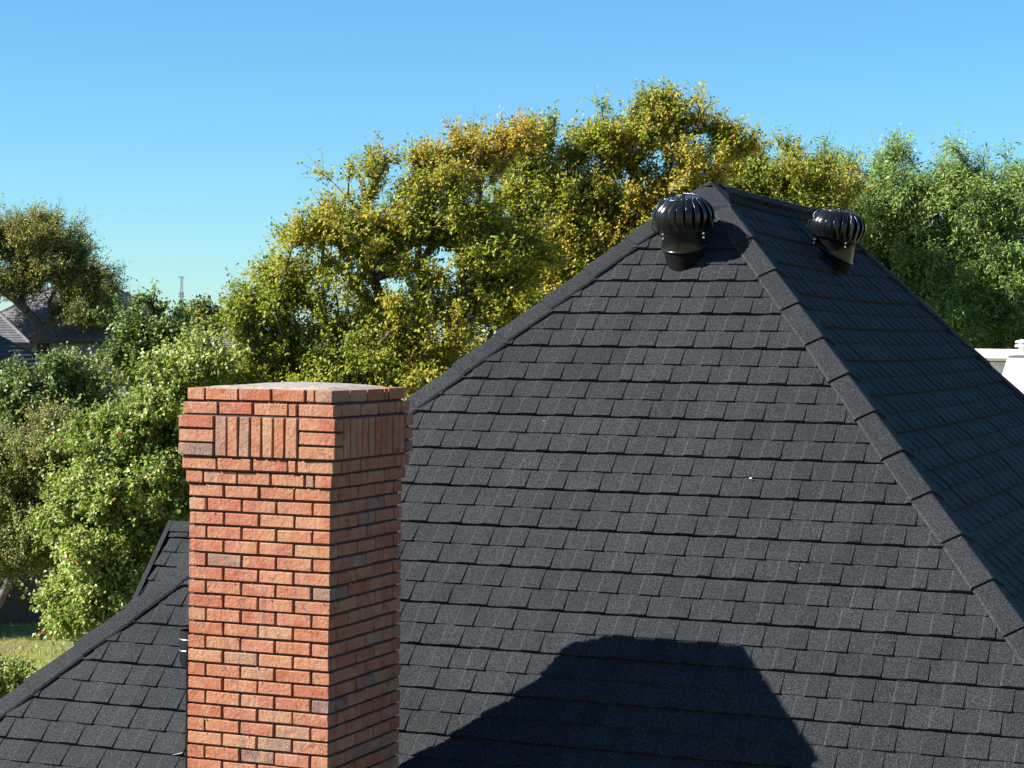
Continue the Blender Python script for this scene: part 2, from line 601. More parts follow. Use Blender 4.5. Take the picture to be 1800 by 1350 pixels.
def caps(name, origin, d, pa, pb, start, end, step, rr, flat=lambda t: 0):
    d = d / np.linalg.norm(d)
    def wing(pl, other):
        w = np.cross(pl.n, d); w /= np.linalg.norm(w)
        return w
    wa, wb_ = wing(pa, pb), wing(pb, pa)
    # wings point away from the crest, i.e. below the other slope's plane
    if wa @ pb.n > 0: wa = -wa
    if wb_ @ pa.n > 0: wb_ = -wb_
    t = start
    while t < end:
        f0, f1 = flat(t), flat(t + step)
        cap(origin, d, pa.n, wa, pb.n, wb_, t, t + step, rr, f0, f1).build(name, (M_ROOF, M_LITEDGE), house)
        t += step
hl = -r - e * KL - Z * math.tan(P1)
hr = -r + e * KR - Z * math.tan(P1)
hf_ = r + e * KF - Z * math.tan(PR) * KF
PBK = Plane(Bk, e, r, math.radians(46))
stepR = ROW * np.linalg.norm(hr) * c1
stepL = ROW * np.linalg.norm(hl) * c1
peak = lambda t: 0
caps('hip_cap', A, hr, PM, PRT, stepR, 5.05 * np.linalg.norm(hr), stepR, rnd, peak)
caps('hip_cap', A, hl, PM, PLT, stepL, 5.05 * np.linalg.norm(hl), stepL, rnd, peak)
caps('ridge_cap', A, r, PRT, PLT, .10, LR + .05, .305, rnd, lambda t: .048)
pk = MB()                                                    # folded peak piece where two hips meet the ridge
hln, hrn = hl / np.linalg.norm(hl), hr / np.linalg.norm(hr)
ring_ = [A + hln * (stepL + .01) + Z * .016, A + PM.ev * .30 + PM.n * .020, A + hrn * (stepR + .01) + Z * .016, A + PRT.ev * .17 + e * .0 + PRT.n * .020, A + r * .20 + Z * -.030,
         A + PLT.ev * .17 + PLT.n * .020]
for k in range(6):
    pk.poly([A - Z * .020, ring_[k], ring_[(k + 1) % 6]])
    pk.poly([ring_[k], ring_[k] - Z * .03, ring_[(k + 1) % 6] - Z * .03, ring_[(k + 1) % 6]])
pk.build('peak_cap', M_ROOF, house)
hfar = r + e * KF; hfar = hfar / np.linalg.norm(hfar)
hfar = r + e * KF - Z * math.tan(PR) * KF
caps('hip_cap', Bk, hfar, PRT, PBK, .02, 5.0 * np.linalg.norm(hfar) * .9, ROW * 1.75, rnd)

# ---- rear wing of the house, lower left behind the chimney
WO = at(305, 917, 17.6)
PW = Plane(WO, e, -r, P1)
wl = [(1, 0, -.01), (-1, 0, 3.2)]
for i in range(0, 9):
    s1 = .16 + ROW * i
    off = (.35 + i * 3.3 * TAB) % PANEL - PANEL
    k = 0
    while off + k * PANEL < 3.2:
        u0 = off + k * PANEL
        build_panel(PW, house, i, u0, 0, s1, wl + [(0, 1, 0)], False, rnd)
        k += 1
rk = MB()
rk.box(PW.p(-.022, 1.45, -.02), .045, 2.9, .07, (PW.eu, PW.ev, PW.n))
rk.build('rake_trim', M_ROOF, house)
for k in range(11):
    P = PW.p(.305 * k, 0, .0)
    rc = MB()
    back = r * math.cos(P1) - Z * math.sin(P1)
    for dirn in (PW.ev, back):
        nn = np.cross(e, dirn); nn = nn if nn[2] > 0 else -nn
        rc.poly([P + nn * .012, P + dirn * .11 + nn * .012, P + dirn * .11 + nn * .022 + e * .32, P + nn * .022 + e * .32])
    rc.build('ridge_cap', M_ROOF, house)
wk = MB()
back = r * math.cos(P1) - Z * math.sin(P1)
w0, w1_ = WO - Z * .02, WO + e * 3.2 - Z * .02
wk.poly([w0, w1_, w1_ + back * 3, w0 + back * 3])
wk.poly([w0 - Z * .05, w0 - Z * .05 + PW.ev * 2.9, w1_ - Z * .05 + PW.ev * 2.9, w1_ - Z * .05])
wk.build('roof_deck', M_ROOF, house)
a0 = WO + PW.ev * 2.75 + e * .3; a1 = WO + back * 2.85 + e * .3
quad_wall('wall', a1, a0, 0, WO[2] - 2.2, M_WALLBRICK, house)
quad_wall('wall', a0, a0 + e * 2.6, 0, WO[2] - 2.2, M_WALLBRICK, house)

# ------------------------------------------------------------------ chimney
CH = np.array([-0.91449, 10.39572, -0.83232 + GZ])   # near right corner of the shaft
CW, CD = 0.8229, 0.8520
PITCH = 0.0720
ZT = CH[2] + .5275
chim = thing('chimney', 'square red brick chimney with corbelled top and pale mortar crown in front of the roof', 'chimney', tuple(CH - Z * 3.2))
CINV = Vector(-(CH - Z * 3.2))
rb = random.Random(11)
brick_cache = {}

def brick_mesh(sx, sy, sz, var):
    key = (round(sx, 3), round(sy, 3), round(sz, 3), var)
    if key in brick_cache: return brick_cache[key]
    q = random.Random(repr(key))
    bm = bmesh.new()
    bmesh.ops.create_cube(bm, size=1)
    for v in bm.verts:
        v.co.x *= sx; v.co.y *= sy; v.co.z *= sz
    bmesh.ops.bevel(bm, geom=list(bm.edges), offset=.0032, segments=1, profile=.5, affect='EDGES')
    for v in bm.verts:
        v.co += Vector((q.uniform(-1, 1), q.uniform(-1, 1), q.uniform(-1, 1))) * .0013
    me = bpy.data.meshes.new('brick')
    bm.to_mesh(me); bm.free()
    me.materials.append(M_BRICK)
    brick_cache[key] = me
    return me
ROT = math.atan2(e[1], e[0])
hidden = MB()
n_brick = 0

def brick(a0, a1, b0, b1, z0, z1, seen=True):
    """brick spanning a along e and b along r (from the near right shaft corner), z in world metres"""
    global n_brick
    c = CH + e * (a0 + a1) / 2 + r * (b0 + b1) / 2
    c[2] = (z0 + z1) / 2
    j = [rb.uniform(-.0022, .0022) for _ in range(3)]
    c = c + e * j[0] + r * j[1] + Z * j[2] * .5
    sx, sy, sz = a1 - a0, b1 - b0, z1 - z0
    if not seen:
        hidden.box(c + np.array(CINV), sx, sy, sz, (e, r, Z))
        return
    o = link('brick', brick_mesh(sx, sy, sz, rb.randrange(4)), chim)
    o.location = Vector(c) + CINV
    o.rotation_euler = (rb.uniform(-.008, .008), rb.uniform(-.008, .008), ROT + rb.uniform(-.008, .008))
    n_brick += 1

JT = .0125
BD = .095
def split(a, b, parts, jt=JT):
    tot = sum(parts)
    x = a
    out = []
    for p in parts:
        w = (b - a) * p / tot
        out.append((x + jt / 2, x + w - jt / 2)); x += w
    out[0] = (a, out[0][1]); out[-1] = (out[-1][0], b)
    return out

def course(c, ztop, kind, vis=True, zh=None):
    """one course with corbel offset c; kind 'A' front stretchers run through, 'B' side stretchers run through"""
    z1 = ztop
    z0 = ztop - (zh or PITCH) + JT
    aL, aR, bF, bB = -CW - c, c, -c, CD + c
    q = (BD + JT / 2)
    fronts = {'A': [1, 1, 1, 1], 'A+': [1, 1, 1, .26, 1], 'B': None, 'B+': None}[kind]
    if fronts:
        for a0, a1 in split(aL, aR, fronts):
            brick(a0, a1, bF, bF + BD, z0, z1, vis)
        for a0, a1 in split(aL, aR, fronts):
            brick(a0, a1, bB - BD, bB, z0, z1, False)
        side = [1, 1, 1, .55] if kind == 'A' else [1, 1, 1, .3, .3]
        L_ = [(x, y) for x, y in split(bF + BD + JT, bB - BD - JT, [1, 1, 1] if kind == 'A' else [1, 1, 1, .3])]
        for b0, b1 in L_:
            brick(aR - BD, aR, b0, b1, z0, z1, vis)
            brick(aL, aL + BD, b0, b1, z0, z1, False)
    else:
        sides = [1, 1, 1, 1] if kind == 'B' else [1, 1, 1, .26, 1]
        for b0, b1 in split(bF, bB, sides):
            brick(aR - BD, aR, b0, b1, z0, z1, vis)
            brick(aL, aL + BD, b0, b1, z0, z1, False)
        # the near left header is the end of a side brick: make it visible in front
        for a0, a1 in split(aL + BD + JT, aR - BD - JT, [1, 1, 1] if kind == 'B' else [1, 1, 1, .24]):
            brick(a0, a1, bF, bF + BD, z0, z1, vis)
            brick(a0, a1, bB - BD, bB, z0, z1, False)
        if vis:
            brick(aL, aL + BD, bF + .0, bF + .19, z0, z1, True)

course(.010, ZT, 'B+')
course(.026, ZT - PITCH, 'A+')
# soldier band, three courses high
zt = ZT - 2 * PITCH
c = .044
aL, aR, bF, bB = -CW - c, c, -c, CD + c
for k in range(3):
    z1 = zt - k * PITCH; z0 = z1 - PITCH + JT
    brick(aL, aL + .205, bF, bF + BD, z0, z1)
    brick(aR - .205, aR, bF, bF + BD, z0, z1)
    brick(aR - .205, aR, bB - BD, bB, z0, z1)
    brick(aL, aL + .205, bB - BD, bB, z0, z1, False)
z1, z0 = zt, zt - 3 * PITCH + JT
for a0, a1 in split(aL + .205 + JT, aR - .205 - JT, [1] * 7, .012):
    brick(a0, a1, bF + .001, bF + BD, z0, z1)
    brick(a0, a1, bB - BD, bB - .001, z0, z1, False)
for b0, b1 in split(bF + BD + JT, bB - BD - JT, [1] * 10, .0125):
    brick(aR - BD, aR - .001, b0, b1, z0, z1)
    brick(aL + .001, aL + BD, b0, b1, z0, z1, False)
course(.029, ZT - 5 * PITCH, 'A+')
course(.0145, ZT - 6 * PITCH, 'B+')
k = 7
while ZT - k * PITCH > CH[2] - 3.1:
    zt_ = ZT - k * PITCH
    course(0.0, zt_, 'A' if k % 2 == 1 else 'B', zt_ > CH[2] - 1.66)
    k += 1
ho = hidden.build('brick', M_BRICK, chim)
ho['kind'] = 'stuff'

# mortar body: one recessed slab per level so that it follows the corbels
mm = MB()
def core(c, z0, z1, rec=.019):
    a0, a1, b0, b1 = -CW - c + rec, c - rec, -c + rec, CD + c - rec
    cc = CH + e * (a0 + a1) / 2 + r * (b0 + b1) / 2
    cc[2] = (z0 + z1) / 2
    mm.box(cc + np.array(CINV), a1 - a0, b1 - b0, z1 - z0, (e, r, Z))
core(.010, ZT - PITCH + JT * .5, ZT - .004)
core(.018, ZT - PITCH - .003, ZT - PITCH + JT * .5)
core(.026, ZT - 2 * PITCH + JT * .5, ZT - PITCH - .0031)
core(.044, ZT - 5 * PITCH + JT * .5, ZT - 2 * PITCH + JT * .5 - .0005)
core(.029, ZT - 6 * PITCH + JT * .5, ZT - 5 * PITCH + JT * .5 - .0005)
core(.0145, ZT - 7 * PITCH + JT * .5, ZT - 6 * PITCH + JT * .5 - .0005)
core(0, CH[2] - 3.2, ZT - 7 * PITCH + JT * .5 - .0005)
mm.build('mortar', M_MORTAR, chim)
# small squeezed-out mortar crumbs in the open joints
cr_mb = MB()
for k in range(0, 30):
    zt_ = ZT - k * PITCH
    if 2 <= k < 5: continue
    for _ in range(2):
        a = rb.uniform(-CW + .03, -.03)
        s = rb.uniform(.002, .005)
        cc = CH + e * a - r * (.002 + rb.uniform(-.004, .003))
        cc[2] = zt_ + rb.uniform(-.001, .003)
        cr_mb.box(cc + np.array(CINV), s * 1.6, s * 1.4, s, (e, r, Z))
    for _ in range(1):
        b = rb.uniform(.03, CD - .03)
        s = rb.uniform(.002, .005)
        cc = CH + r * b + e * .001
        cc[2] = zt_ + rb.uniform(-.002, .003)
        cr_mb.box(cc + np.array(CINV), s * 1.6, s * 1.4, s, (e, r, Z))
cro = cr_mb.build('mortar_crumbs', mortar_mat('pale_crumbs', (.42, .30, .22), (.5, .38, .28)), chim)
cro['kind'] = 'stuff'
# crown
cw = MB()
n = 16
rows = []
rc_ = random.Random(3)
for i in range(n + 1):
    row = []
    for j in range(n + 1):
        u, v = i / n, j / n
        edge = min(u, 1 - u, v, 1 - v)
        h = .008 + .026 * min(1, edge / .4) ** .8 + rc_.uniform(-.003, .003)
        if edge == 0: h = .0
        a = -CW + .035 + (CW - .07) * u + rc_.uniform(-.006, .006)
        b = .035 + (CD - .07) * v + rc_.uniform(-.006, .006)
        p = CH + e * a + r * b
        p[2] = ZT + h - .006
        row.append(p + np.array(CINV))
    rows.append(row)
cw.grid(rows)
cw.build('mortar_crown', M_CROWN, chim, True)
# sheet metal flashing along the left side of the shaft
fl = MB()
pL = CH - e * (CW + .012) + r * CD * .5
pL[2] = CH[2] - 2.0
fl.box(pL + np.array(CINV), .012, CD * .98, 2.3, (e, r, Z))
fl.build('flashing', M_BLACK_FLAT, chim)

# ------------------------------------------------------------------ turbine vents
def turbine(loc, tilt_dir, slope, label, rz, bead_dir, amp, flip):
    lean_ = math.radians(8); slope -= lean_
    """spinning roof vent; tilt_dir is the downhill heading of the roof it stands on"""
    t = thing('turbine_vent', label, 'roof vent', tuple(loc), 0, 'turbine vents near the ridge')
    R0 = .152
    t.rotation_mode = 'QUATERNION'
    t.rotation_quaternion = Matrix.Rotation(lean_, 4, Vector((-tilt_dir[1], tilt_dir[0], 0))).to_quaternion()
    # flashing base plate lying on the slope
    dn_ = np.array([tilt_dir[0], tilt_dir[1], 0.0]) * math.cos(slope) - Z * math.sin(slope)
    sd = np.array([-tilt_dir[1], tilt_dir[0], 0.0])
    nn = np.cross(sd, dn_); nn = nn if nn[2] > 0 else -nn
    # lower collar: follows the slope at its foot, tapering up
    def skew(ang, base):                                       # height of the roof under the rim
        d = np.array([math.cos(ang), math.sin(ang), 0.0])
        return -(d @ np.array([tilt_dir[0], tilt_dir[1], 0])) * math.tan(slope) * base
    hd = np.array([math.cos(bead_dir), math.sin(bead_dir), 0])
    H1, H2 = .056, .155                                        # mean bead height, throat top
    seg = 40
    A_ = np.linspace(0, 2 * math.pi, seg, endpoint=False)
    def ring(R, zf): return [(R * math.cos(a), R * math.sin(a), zf(a)) for a in A_]
    bead = lambda a: H1 + amp * math.cos(a - bead_dir)
    col = MB()
    col.grid([ring(.128, lambda a: skew(a, .128) * 1.0 + .0), ring(.136, lambda a: (skew(a, .13) + bead(a)) / 2), ring(R0 - .004, lambda a: bead(a) - .004)], True)
    col.build('collar', M_BLACK_FLAT, t, True)
    bd = MB()
    prof = [(0, -.010), (.006, -.007), (.009, 0), (.006, .007), (0, .010)]
    bd.grid([ring(R0 + dr - .003, lambda a, dz=dz: bead(a) + dz) for dr, dz in prof], True)
    bd.build('bead_ring', M_BLACK, t, True)
    th = MB()
    th.grid([ring(R0, lambda a: bead(a) + .004), ring(R0, lambda a: H2), ring(R0 + .006, lambda a: H2 + .002), ring(R0 + .006, lambda a: H2 + .010), ring(R0 - .01, lambda a: H2 + .012)], True)
    th.build('throat', M_BLACK, t, True)
    # seam strip and two bolts on the throat
    sm = MB(); a = bead_dir + .35
    # spinning head
    hb, ht = H2 + .014, H2 + .014 + .200
    def RR(k): return .150 + .0635 * math.sin(math.pi * (.13 + .75 * k)) - .036 * k ** 4
    nf = 20
    for f in range(nf):
        fm = MB()
        a0 = 2 * math.pi * f / nf
        rows_o, rows_i = [], []
        for q in range(11):
            k = q / 10
            z = hb + (ht - hb) * k
            lean = .10 * (k - .3) ** 2 * flip
            row = []
            for w in range(6):
                s = w / 5
                ang = a0 + flip * (s * 2 * math.pi / nf * 1.32) + lean
                bul = math.sin(math.pi * k) ** .7
                rad = RR(k) - .040 * (s ** 1.6) * bul - .004 * s + .004 * math.sin(math.pi * s)
                row.append((rad * math.cos(ang), rad * math.sin(ang), z))
            rows_o.append(row)
        fm.grid(rows_o)
        # rolled outer edge gives the fin its thickness
        edge = [np.array(rw[0]) for rw in rows_o]
        fm.tube(edge, .0028, 5)
        fm.build('fin', M_BLACK, t, True)
    lr = MB()
    lr.lathe([(.150, hb - .004), (.172, hb - .004), (.174, hb + .004), (.172, hb + .012), (.150, hb + .012)], 40)
    lr.build('lower_ring', M_BLACK, t, True)
    tp = MB()
    tp.lathe([(.131, ht - .006), (.135, ht), (.131, ht + .005), (.10, ht + .011), (.05, ht + .017), (.012, ht + .020), (.0, ht + .020)], 40)
    tp.build('top_cap', M_BLACK, t, True)
    core_ = MB(); core_.lathe([(.118, hb), (.150, (hb + ht) / 2), (.11, ht - .004)], 24); core_.build('inner_drum', M_BLACK_FLAT, t, True)
    hub = MB(); hub.lathe([(.0, ht + .036), (.014, ht + .034), (.016, ht + .026), (.016, ht + .014)], 12); hub.build('hub', M_BLACK, t, True)
    for f in range(nf):
        a = 2 * math.pi * (f + .5) / nf
        for R_, z, s in ((.1745, hb + .006, .0040), (.122, ht + .006, .0028)):
            rv = MB()
            pr = [(s, 0), (s * .85, s * .5), (s * .4, s * .85), (0, s)]
            O = np.array([R_ * math.cos(a), R_ * math.sin(a), z])
            d = np.array([math.cos(a), math.sin(a), 0.0]) if R_ > .15 else Z
            x = np.array([-math.sin(a), math.cos(a), 0.0]); y = np.cross(d, x)
            rv.grid([[O + (x * math.cos(q) + y * math.sin(q)) * rr_ + d * hh for q in np.linspace(0, 2 * math.pi, 8, endpoint=False)] for rr_, hh in pr], True)
            rv.build('rivet', M_ZINC, t, True)
    # outer support bracket: a flat strap on one side, thin wire on the other, meeting above the hub
    for ang in (bead_dir + .22, bead_dir + .22 + 2.094, bead_dir + .22 + 4.189):
        st = MB()
        path = []
        for k in np.linspace(0, 1, 15):
            th_ = k * math.pi / 2
            rad = .238 * math.cos(th_) ** .55 if k < 1 else .0
            z = H2 - .03 + (ht + .040 - H2 + .03) * math.sin(th_) ** 1.0
            if k < .12: rad = R0 + .012 + (rad - R0 - .012) * (k / .12)
            path.append((max(rad, .003) * math.cos(ang), max(rad, .003) * math.sin(ang), z))
        st.tube(path, .0042, 6)
        st.build('bracket', M_BLACK, t, True)
        bo = MB()
        for dz in (-.012, -.040):
            O = np.array([(R0 + .006) * math.cos(ang), (R0 + .006) * math.sin(ang), H2 + dz])
            bo.box(O, .012, .012, .012)
        bo.build('bracket_bolt', M_ZINC, t)
    return t

def on_plane(pl, x, y):
    d = at(x, y, 1.0) - Z * GZ
    O = pl.O - Z * GZ
    k = (O @ pl.n) / (d @ pl.n)
    return d * k + Z * GZ
v1 = on_plane(PM, 1203, 446)
turbine(v1, -r[:2], P1, 'black turbine vent on the sunlit near slope, just left of the roof peak', 0, math.atan2(.93, .37), .036, 1)
v2 = on_plane(PRT, 1463, 458)
turbine(v2, e[:2], PR, 'black turbine vent on the shaded right slope, in front of the green trees', 0, math.atan2(.37, -.93), .06, 1)

# short plumbing pipe behind the chimney's left edge
vp = on_plane(PM, 337, 1146)
vt = thing('vent_pipe', 'short black vent pipe with bright rings half hidden by the chimney', 'vent pipe', tuple(vp))
q = MB(); q.lathe([(.074, -.09), (.074, .135), (.070, .136), (.070, .0)], 32); q.build('pipe', M_BLACK_FLAT, vt, True)
for zz in (.012, .082):
    q = MB(); q.lathe([(.074, zz - .005), (.0775, zz - .003), (.0775, zz + .003), (.074, zz + .005)], 32); q.build('clamp_ring', simple('bright_ring', (.35, .37, .4), .35, .9), vt, True)

# tiny litter on the roof: a dry twig and pale chips
tw = on_plane(PM, 313, 1332)
q = MB(); q.tube([(-.03, 0, .012), (0, .004, .016), (.032, -.004, .026)], .003, 5)
o = q.build('twig', simple('dry_twig', (.35, .30, .25), .9), None, False, tuple(tw + PM.n * .01))
o.rotation_euler = (0, 0, -.1)
tag(o, 'short dry twig lying on the lower roof left of the chimney', 'twig')
for (x, y, s, lab) in ((1320, 843, .009, 'pale chip lying in the middle of the sunlit near slope'),
                       (1407, 1001, .004, 'tiny pale chip lying low on the near slope by the right hip'),
                       (957, 742, .004, 'tiny pale chip lying high on the left part of the near slope')):
    P = on_plane(PM, x, y)
    q = MB(); q.box((0, 0, 0), s * 1.6, s, s * .5, (e, PM.ev, PM.n))
    o = q.build('chip', simple('pale_chip', (.42, .41, .38), .8), None, False, tuple(P + PM.n * .012))
    tag(o, lab, 'chip')

# ------------------------------------------------------------------ trees
def mesh_np(name, verts, faces, mat, hue=None, smooth=False):
    me = bpy.data.meshes.new(name)
    nv, nf, k = len(verts), len(faces), faces.shape[1]
    me.vertices.add(nv); me.loops.add(nf * k); me.polygons.add(nf)
    me.vertices.foreach_set('co', verts.astype(np.float32).ravel())
    me.loops.foreach_set('vertex_index', faces.astype(np.int32).ravel())
    me.polygons.foreach_set('loop_start', np.arange(0, nf * k, k, dtype=np.int32))
    me.polygons.foreach_set('loop_total', np.full(nf, k, dtype=np.int32))
    if smooth: me.polygons.foreach_set('use_smooth', np.ones(nf, dtype=bool))
    me.materials.append(mat)
    if hue is not None:
        a = me.attributes.new('hue', 'FLOAT', 'FACE')
        a.data.foreach_set('value', hue.astype(np.float32))
    me.update()
    return me

def norm(v):
    return v / (np.linalg.norm(v, axis=-1, keepdims=True) + 1e-9)

def tubes_np(P0, P1_, r0, r1, n=5):
    d = norm(P1_ - P0)
    ref = np.where(np.abs(d[:, 2:3]) < .9, np.array([[0, 0, 1.]]), np.array([[1., 0, 0]]))
    a = norm(np.cross(d, ref)); b = np.cross(d, a)
    ang = np.linspace(0, 2 * np.pi, n, endpoint=False)
    off = a[:, None, :] * np.cos(ang)[None, :, None] + b[:, None, :] * np.sin(ang)[None, :, None]
    V = np.concatenate([P0[:, None, :] + off * r0[:, None, None], P1_[:, None, :] + off * r1[:, None, None]], 1)
    m = len(P0)
    base = np.arange(m)[:, None] * 2 * n
    j = np.arange(n); k = (j + 1) % n
    F = np.stack([base + j, base + k, base + n + k, base + n + j], -1).reshape(-1, 4)
    return V.reshape(-1, 3), F

LIGHTWARD = (-.5, -.25, .75)

def leaves_np(pos, dirn, size, wr, rg, droop=.25, flat=.5):
    n = len(pos)
    d = norm(dirn + rg.normal(0, .45, (n, 3)) - Z * droop)
    face = norm(rg.normal(0, .62, (n, 3)) + np.array(LIGHTWARD) * flat * 2)   # blades turn towards the light
    s = norm(np.cross(d, face))
    d = norm(np.cross(face, s) * .8 + d * .45)
    nn = np.cross(s, d)
    L = size * rg.uniform(.65, 1.3, (n, 1))
    w = L * wr * rg.uniform(.8, 1.2, (n, 1))
    fold = w * rg.uniform(-.1, .45, (n, 1))
    mid = pos + d * L * .45
    V = np.stack([pos, mid + s * w * .5 + nn * fold, pos + d * L - Z * L * .12, mid - s * w * .5 + nn * fold], 1).reshape(-1, 3)
    b = np.arange(n)[:, None] * 4
    F = np.concatenate([b + np.array([[0, 1, 2]]), b + np.array([[0, 2, 3]])], 1).reshape(-1, 3)
    return V, F

def tree(name, label, cat, base, lobes, n_tip, leaf, leaves_per, mat, bark=BARK, seed=0, trunk_r=.2, fork=.35, wr=.6,
         twig=.5, hue=(.4, .2), hue_noise=.2, group=None, twigs_per=5, droop=.25, shell=.55, lean=(0, 0), up=.35, twig_vis=True, tip_r=.006, bough=0, per_bough=14):
    """trunk, limbs grown towards points spread through the crown's lobes, twigs and leaf by leaf foliage"""
    rg = np.random.default_rng(seed)
    base = np.array(base, float)
    root = thing(name, label, cat, tuple(base), 0, group)
    LB = [(np.array(c, float) - base, np.array(rd, float)) for c, rd in lobes]
    vol = np.array([np.prod(rd) ** .75 for _, rd in LB]); vol /= vol.sum()
    pts = []
    for (c, rd), f in zip(LB, vol):
        m = max(3, int(n_tip * f))
        if bough:                                            # tips gather round bough ends, with gaps between
            nb = max(2, m // per_bough)
            d = norm(rg.normal(0, 1, (nb, 3)))
            bc = c + d * rg.uniform(0, 1, (nb, 1)) ** shell * rd
            k_ = rg.integers(0, nb, m)
            sz = bough * rg.uniform(.55, 1.25, (nb, 1))
            pts.append(bc[k_] + rg.normal(0, 1, (m, 3)) * sz[k_] * np.array([.62, .62, .42]))
        else:
            d = norm(rg.normal(0, 1, (m, 3)))
            q = rg.uniform(0, 1, (m, 1)) ** shell
            pts.append(c + d * q * rd * (1 + rg.normal(0, .07, (m, 1))))
    T = np.concatenate(pts)
    T = T[T[:, 2] > .6]
    top = np.max(T[:, 2])
    cm = T.mean(0)
    fk = np.array([cm[0] * .35 + lean[0], cm[1] * .35 + lean[1], max(.8, top * fork)])
    nodes = [np.zeros(3)]; par = [-1]
    k = 6
    for i in range(1, k + 1):
        t = i / k
        nodes.append(fk * np.array([t ** 1.3, t ** 1.3, t]) + rg.normal(0, .03, 3) * (i < k)); par.append(i - 1)
    NA = np.zeros((len(T) * 14 + 20, 3)); NA[:len(nodes)] = nodes
    cost = np.zeros(len(NA)); cost[:k + 1] = np.linspace(0, np.linalg.norm(fk), k + 1)
    cnt = len(nodes)
    order = np.argsort(np.linalg.norm(T - fk, axis=1) + rg.normal(0, .3, len(T)))
    step = max(.35, top * .035)
    tips = []
    for ti in order:
        g = T[ti]
        dd = np.linalg.norm(NA[:cnt] - g, axis=1)
        below = np.maximum(0, NA[:cnt, 2] - g[2])
        j = int(np.argmin(dd + .18 * cost[:cnt] + .8 * below + (np.arange(cnt) < 3) * 50))
        L = dd[j]
        m = max(1, int(L / step))
        if cnt + m >= len(NA): break
        p0 = NA[j].copy(); prev = j
        for q in range(1, m + 1):
            t = q / m
            p = p0 + (g - p0) * t
            p = p + Z * (.16 * L * up * math.sin(math.pi * t)) + rg.normal(0, .06 * step, 3) * (q < m)
            NA[cnt] = p; par.append(prev); cost[cnt] = cost[prev] + L / m
            prev = cnt; cnt += 1
        tips.append(prev)
    NA = NA[:cnt]; par = np.array(par)
    rad = np.zeros(cnt)
    isleaf = np.ones(cnt, bool); isleaf[par[1:]] = False
    acc = np.where(isleaf, tip_r ** 2.2, 0)
    for i in range(cnt - 1, 0, -1):
        acc[i] = max(acc[i], tip_r ** 2.2)
        acc[par[i]] += acc[i]
    rad = acc ** (1 / 2.2)
    rad *= trunk_r / rad[0]
    rad = np.maximum(rad, tip_r * .8)
    i1 = np.arange(1, cnt); i0 = par[1:]
    V, F = tubes_np(NA[i0], NA[i1], np.minimum(rad[i0], rad[i1] * 1.5), rad[i1], 5)
    # twigs and leaves
    tips = np.array(tips)
    tp = NA[tips]; tdir = norm(tp - NA[par[tips]])
    TW = np.repeat(tp, twigs_per, 0)
    out = norm(TW - cm)
    D = norm(np.repeat(tdir, twigs_per, 0) * .5 + out * .45 + rg.normal(0, .6, TW.shape) + Z * up)
    st = TW - np.repeat(tdir, twigs_per, 0) * rg.uniform(0, twig * .8, (len(TW), 1))
    ln = twig * rg.uniform(.45, 1.35, (len(TW), 1))
    en = st + D * ln
    if twig_vis:
        Vt, Ft = tubes_np(st, en, np.full(len(st), tip_r * .75), np.full(len(st), tip_r * .35), 3)
        F = np.concatenate([F, Ft + len(V)]); V = np.concatenate([V, Vt])
    lm = link('trunk', mesh_np('trunk', V, F, bark, None, True), root)
    lp = leaves_per
    tt = rg.uniform(.05, 1.05, (len(st), lp, 1))
    pos = (st[:, None, :] + D[:, None, :] * ln[:, None, :] * tt + rg.normal(0, leaf * .45, (len(st), lp, 3))).reshape(-1, 3)
    ld = np.repeat(D, lp, 0) * .6 + rg.normal(0, .6, (len(pos), 3))
    V, F = leaves_np(pos, ld, leaf, wr, rg, droop)
    # colour drifts from bough to bough and from leaf to leaf
    fr = rg.normal(0, 1, (4, 3)) / (top * .13)
    ph = rg.uniform(0, 6.28, 4)
    ctr = np.repeat(tp, twigs_per, 0)
    drift = sum(np.sin(ctr @ f + p) for f, p in zip(fr, ph)) / 4
    h = hue[0] + hue_noise * 1.5 * drift + rg.normal(0, hue[1] * .5, len(ctr))
    h = np.repeat(h, lp) + rg.normal(0, hue[1] * .6, len(pos))
    h = np.clip(h, 0, .96)
    h = np.where(rg.uniform(0, 1, len(h)) < .006, 1.0, h)
    link('crown', mesh_np('crown', V, F, mat, np.repeat(h, 2)), root)
    return len(F)

def lobe(x, y, d, rx, ry, rz=None):
    k = d / FPX
    return at(x, y, d), (rx * k, (rz or rx) * k, ry * k)

def ground_at(x, d):
    p = at(x, 600, d)
    return (p[0], p[1], 0)
NL = 0
# big yellow-green oaks behind the roof
d = 39
NL += tree('oak_tree', 'yellow green oak behind the chimney, leftmost and broadest of the autumn oaks', 'tree', ground_at(690, d),
     [lobe(515, 545, d, 95, 110), lobe(640, 430, d, 115, 110), lobe(690, 580, d, 150, 110), lobe(790, 400, d, 105, 120), lobe(850, 530, d, 120, 130),
      lobe(455, 590, d, 60, 80), lobe(655, 300, d, 42, 42), lobe(710, 300, d, 36, 40), lobe(560, 420, d, 70, 50), lobe(600, 660, d, 190, 60), lobe(790, 290, d, 50, 36), lobe(870, 290, d, 70, 66),
      lobe(470, 660, d, 80, 60), lobe(760, 690, d, 170, 70)],
     1500, .076, 9, L_OAK, seed=1, trunk_r=.28, fork=.42, hue=(.56, .24), hue_noise=.2, twigs_per=14, twig=.42, bough=.5, per_bough=13, group='autumn oaks beyond the roof')
d = 43
